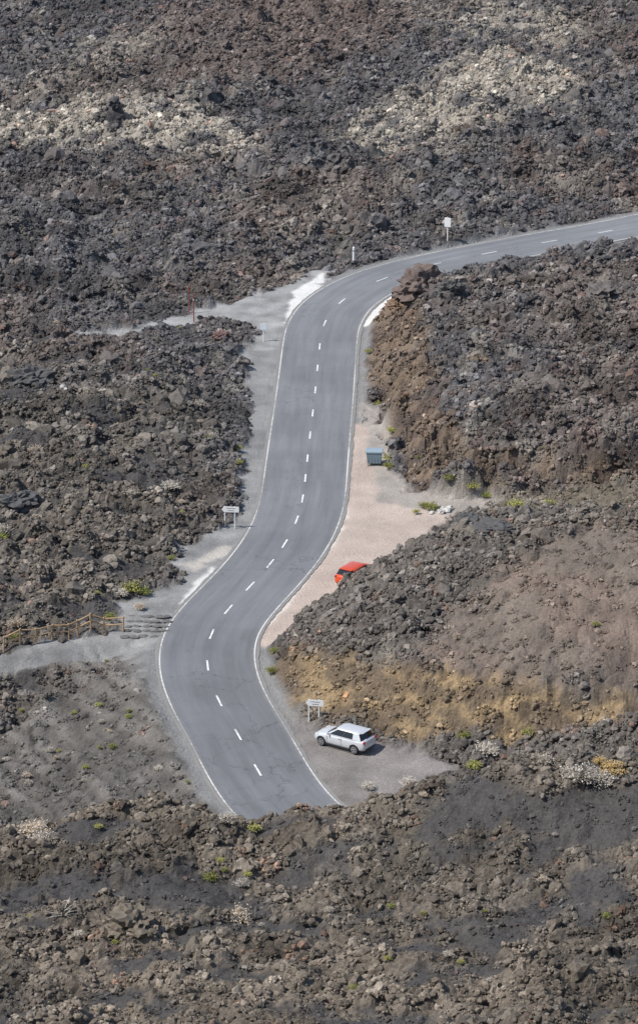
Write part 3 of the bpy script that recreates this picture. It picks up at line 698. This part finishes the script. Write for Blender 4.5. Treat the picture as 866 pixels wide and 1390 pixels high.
plants = [('yellow_green_shrub',180,808,.95),('green_shrub',196,808,.6),('dry_shrub',165,812,.6),('yellow_green_shrub',585,692,.7),('green_shrub',575,690,.5),('yellow_green_shrub',528,628,.6),('green_shrub',530,612,.5),('yellow_green_shrub',527,640,.55),
 ('yellow_green_shrub',512,548,.5),('yellow_green_shrub',532,580,.5),('yellow_green_shrub',500,478,.4),('green_shrub',610,655,.6),('yellow_green_shrub',640,662,.6),('yellow_green_shrub',700,694,.8),('dry_shrub',665,688,.7),('dry_shrub',800,700,1.0),('dry_shrub',780,704,.7),
 ('yellow_green_shrub',643,1048,.6),('dry_shrub',790,1062,1.2),('dry_shrub',775,1055,.8),('orange_shrub',830,1048,.9),('orange_shrub',815,1035,.5),('dead_bush',86,1262,1.1),('tan_shrub',325,1255,.9),('tan_shrub',48,1140,1.0),('dry_shrub',60,1152,.8),('dry_shrub',310,1132,.65),
 ('yellow_green_shrub',345,1128,.5),('dry_shrub',660,1030,.9),('tan_shrub',48,612,.8),('dry_shrub',5,730,.8),('green_shrub',2,738,.6),('dry_shrub',232,672,.8),('tan_shrub',22,862,.7),('dry_shrub',270,552,.7),('green_shrub',322,614,.5),('green_shrub',150,842,.5),('yellow_green_shrub',368,908,.5),
 ('green_shrub',372,884,.4),('dry_shrub',555,1075,.7),('green_shrub',286,1195,.5),('dry_shrub',740,1040,.6),('dry_shrub',820,1060,.8),('green_shrub',660,665,.5),('dry_shrub',720,690,.6),('dry_shrub',290,600,.5),('tan_shrub',190,830,.5),('yellow_green_shrub',325,640,.4),('green_shrub',20,870,.5),
 ('yellow_green_shrub',745,690,.5),('dry_shrub',500,1075,.5),('dry_shrub',330,1205,.5),('tan_shrub',620,870,.4),('dry_shrub',180,690,.5),('yellow_green_shrub',565,700,.35),('green_shrub',630,1008,.5),('yellow_green_shrub',715,1003,.5)]
for i, (nm, px, py, r) in enumerate(plants):
    x, y, z = place(px, py); o = bpy.data.objects.new(nm, SH[nm][i % len(SH[nm])]); bpy.context.scene.collection.objects.link(o)
    o.location = (x, y, z+.2); o.scale = (r*1.1, r*1.1, r); o.rotation_euler = (0, 0, i*1.7)
# sparse low plants over the lava (one instanced scatter)
shc = bpy.data.collections.new('low_plant_shapes')
for i, nm in enumerate(('green_shrub', 'yellow_green_shrub', 'dry_shrub', 'tan_shrub', 'dry_shrub', 'yellow_green_shrub', 'tan_shrub', 'dry_shrub', 'green_shrub', 'tan_shrub')):
    shc.objects.link(bpy.data.objects.new('low_plant_%d' % i, SH[nm][i % 2]))
x = rng.uniform(-30, 26, 1300); y = rng.uniform(160, 315, 1300); i, j = gi(x, y)
wgt = .12+.5*lf.reshape(shp)[j, i]*.6+.5*M['scree'].reshape(shp)[j, i]+1.2*M['afoot'].reshape(shp)[j, i]+.4*fg.reshape(shp)[j, i]+.5*((Dg[j, i] < 9))
keep = (rng.rand(1300) < wgt*.5) & (Sg[j, i] < .3) & (Dg[j, i] > 5) & (np.abs(x) < y*.11)
x, y = x[keep], y[keep]; r = rng.uniform(.16, .42, len(x))
scatter('low_lava_plants', np.c_[x, y, gz(x, y)+.14], np.c_[r, r, r*.8], np.ones((len(x), 3))*.3, shc, np.c_[r*0, r*0, rng.rand(len(x))*6.28])

# ------------------------------------------------ light, sky, camera
S = Vector((-.70, -.30, 1.0)).normalized(); el = math.asin(S.z)
sun = bpy.data.lights.new('sun', 'SUN'); sun.energy = 4.6; sun.angle = math.radians(.5); sun.color = (1, .965, .91)
so = bpy.data.objects.new('sun', sun); bpy.context.scene.collection.objects.link(so); so.rotation_euler = (-S).to_track_quat('-Z', 'Y').to_euler(); so.location = (0, 200, 150)
wd = bpy.data.worlds.new('World'); bpy.context.scene.world = wd; wd.use_nodes = True; nt = wd.node_tree
sky = nt.nodes.new('ShaderNodeTexSky'); sky.sky_type = 'NISHITA'; sky.sun_disc = False; sky.sun_elevation = el; sky.sun_rotation = math.atan2(S.x, S.y); sky.altitude = 300
bg = nt.nodes['Background']; bg.inputs['Strength'].default_value = .15; nt.links.new(sky.outputs[0], bg.inputs[0])
cam = bpy.data.cameras.new('camera'); cam.sensor_fit = 'VERTICAL'; cam.sensor_height = 36; cam.lens = F/1390*36; cam.clip_start = .5; cam.clip_end = 12000
co = bpy.data.objects.new('camera', cam); bpy.context.scene.collection.objects.link(co); co.location = (0, 0, H); co.rotation_euler = (math.pi/2-PITCH, 0, 0)
sc = bpy.context.scene; sc.camera = co; sc.view_settings.view_transform = 'Standard'; sc.view_settings.look = 'None'; sc.view_settings.exposure = 0
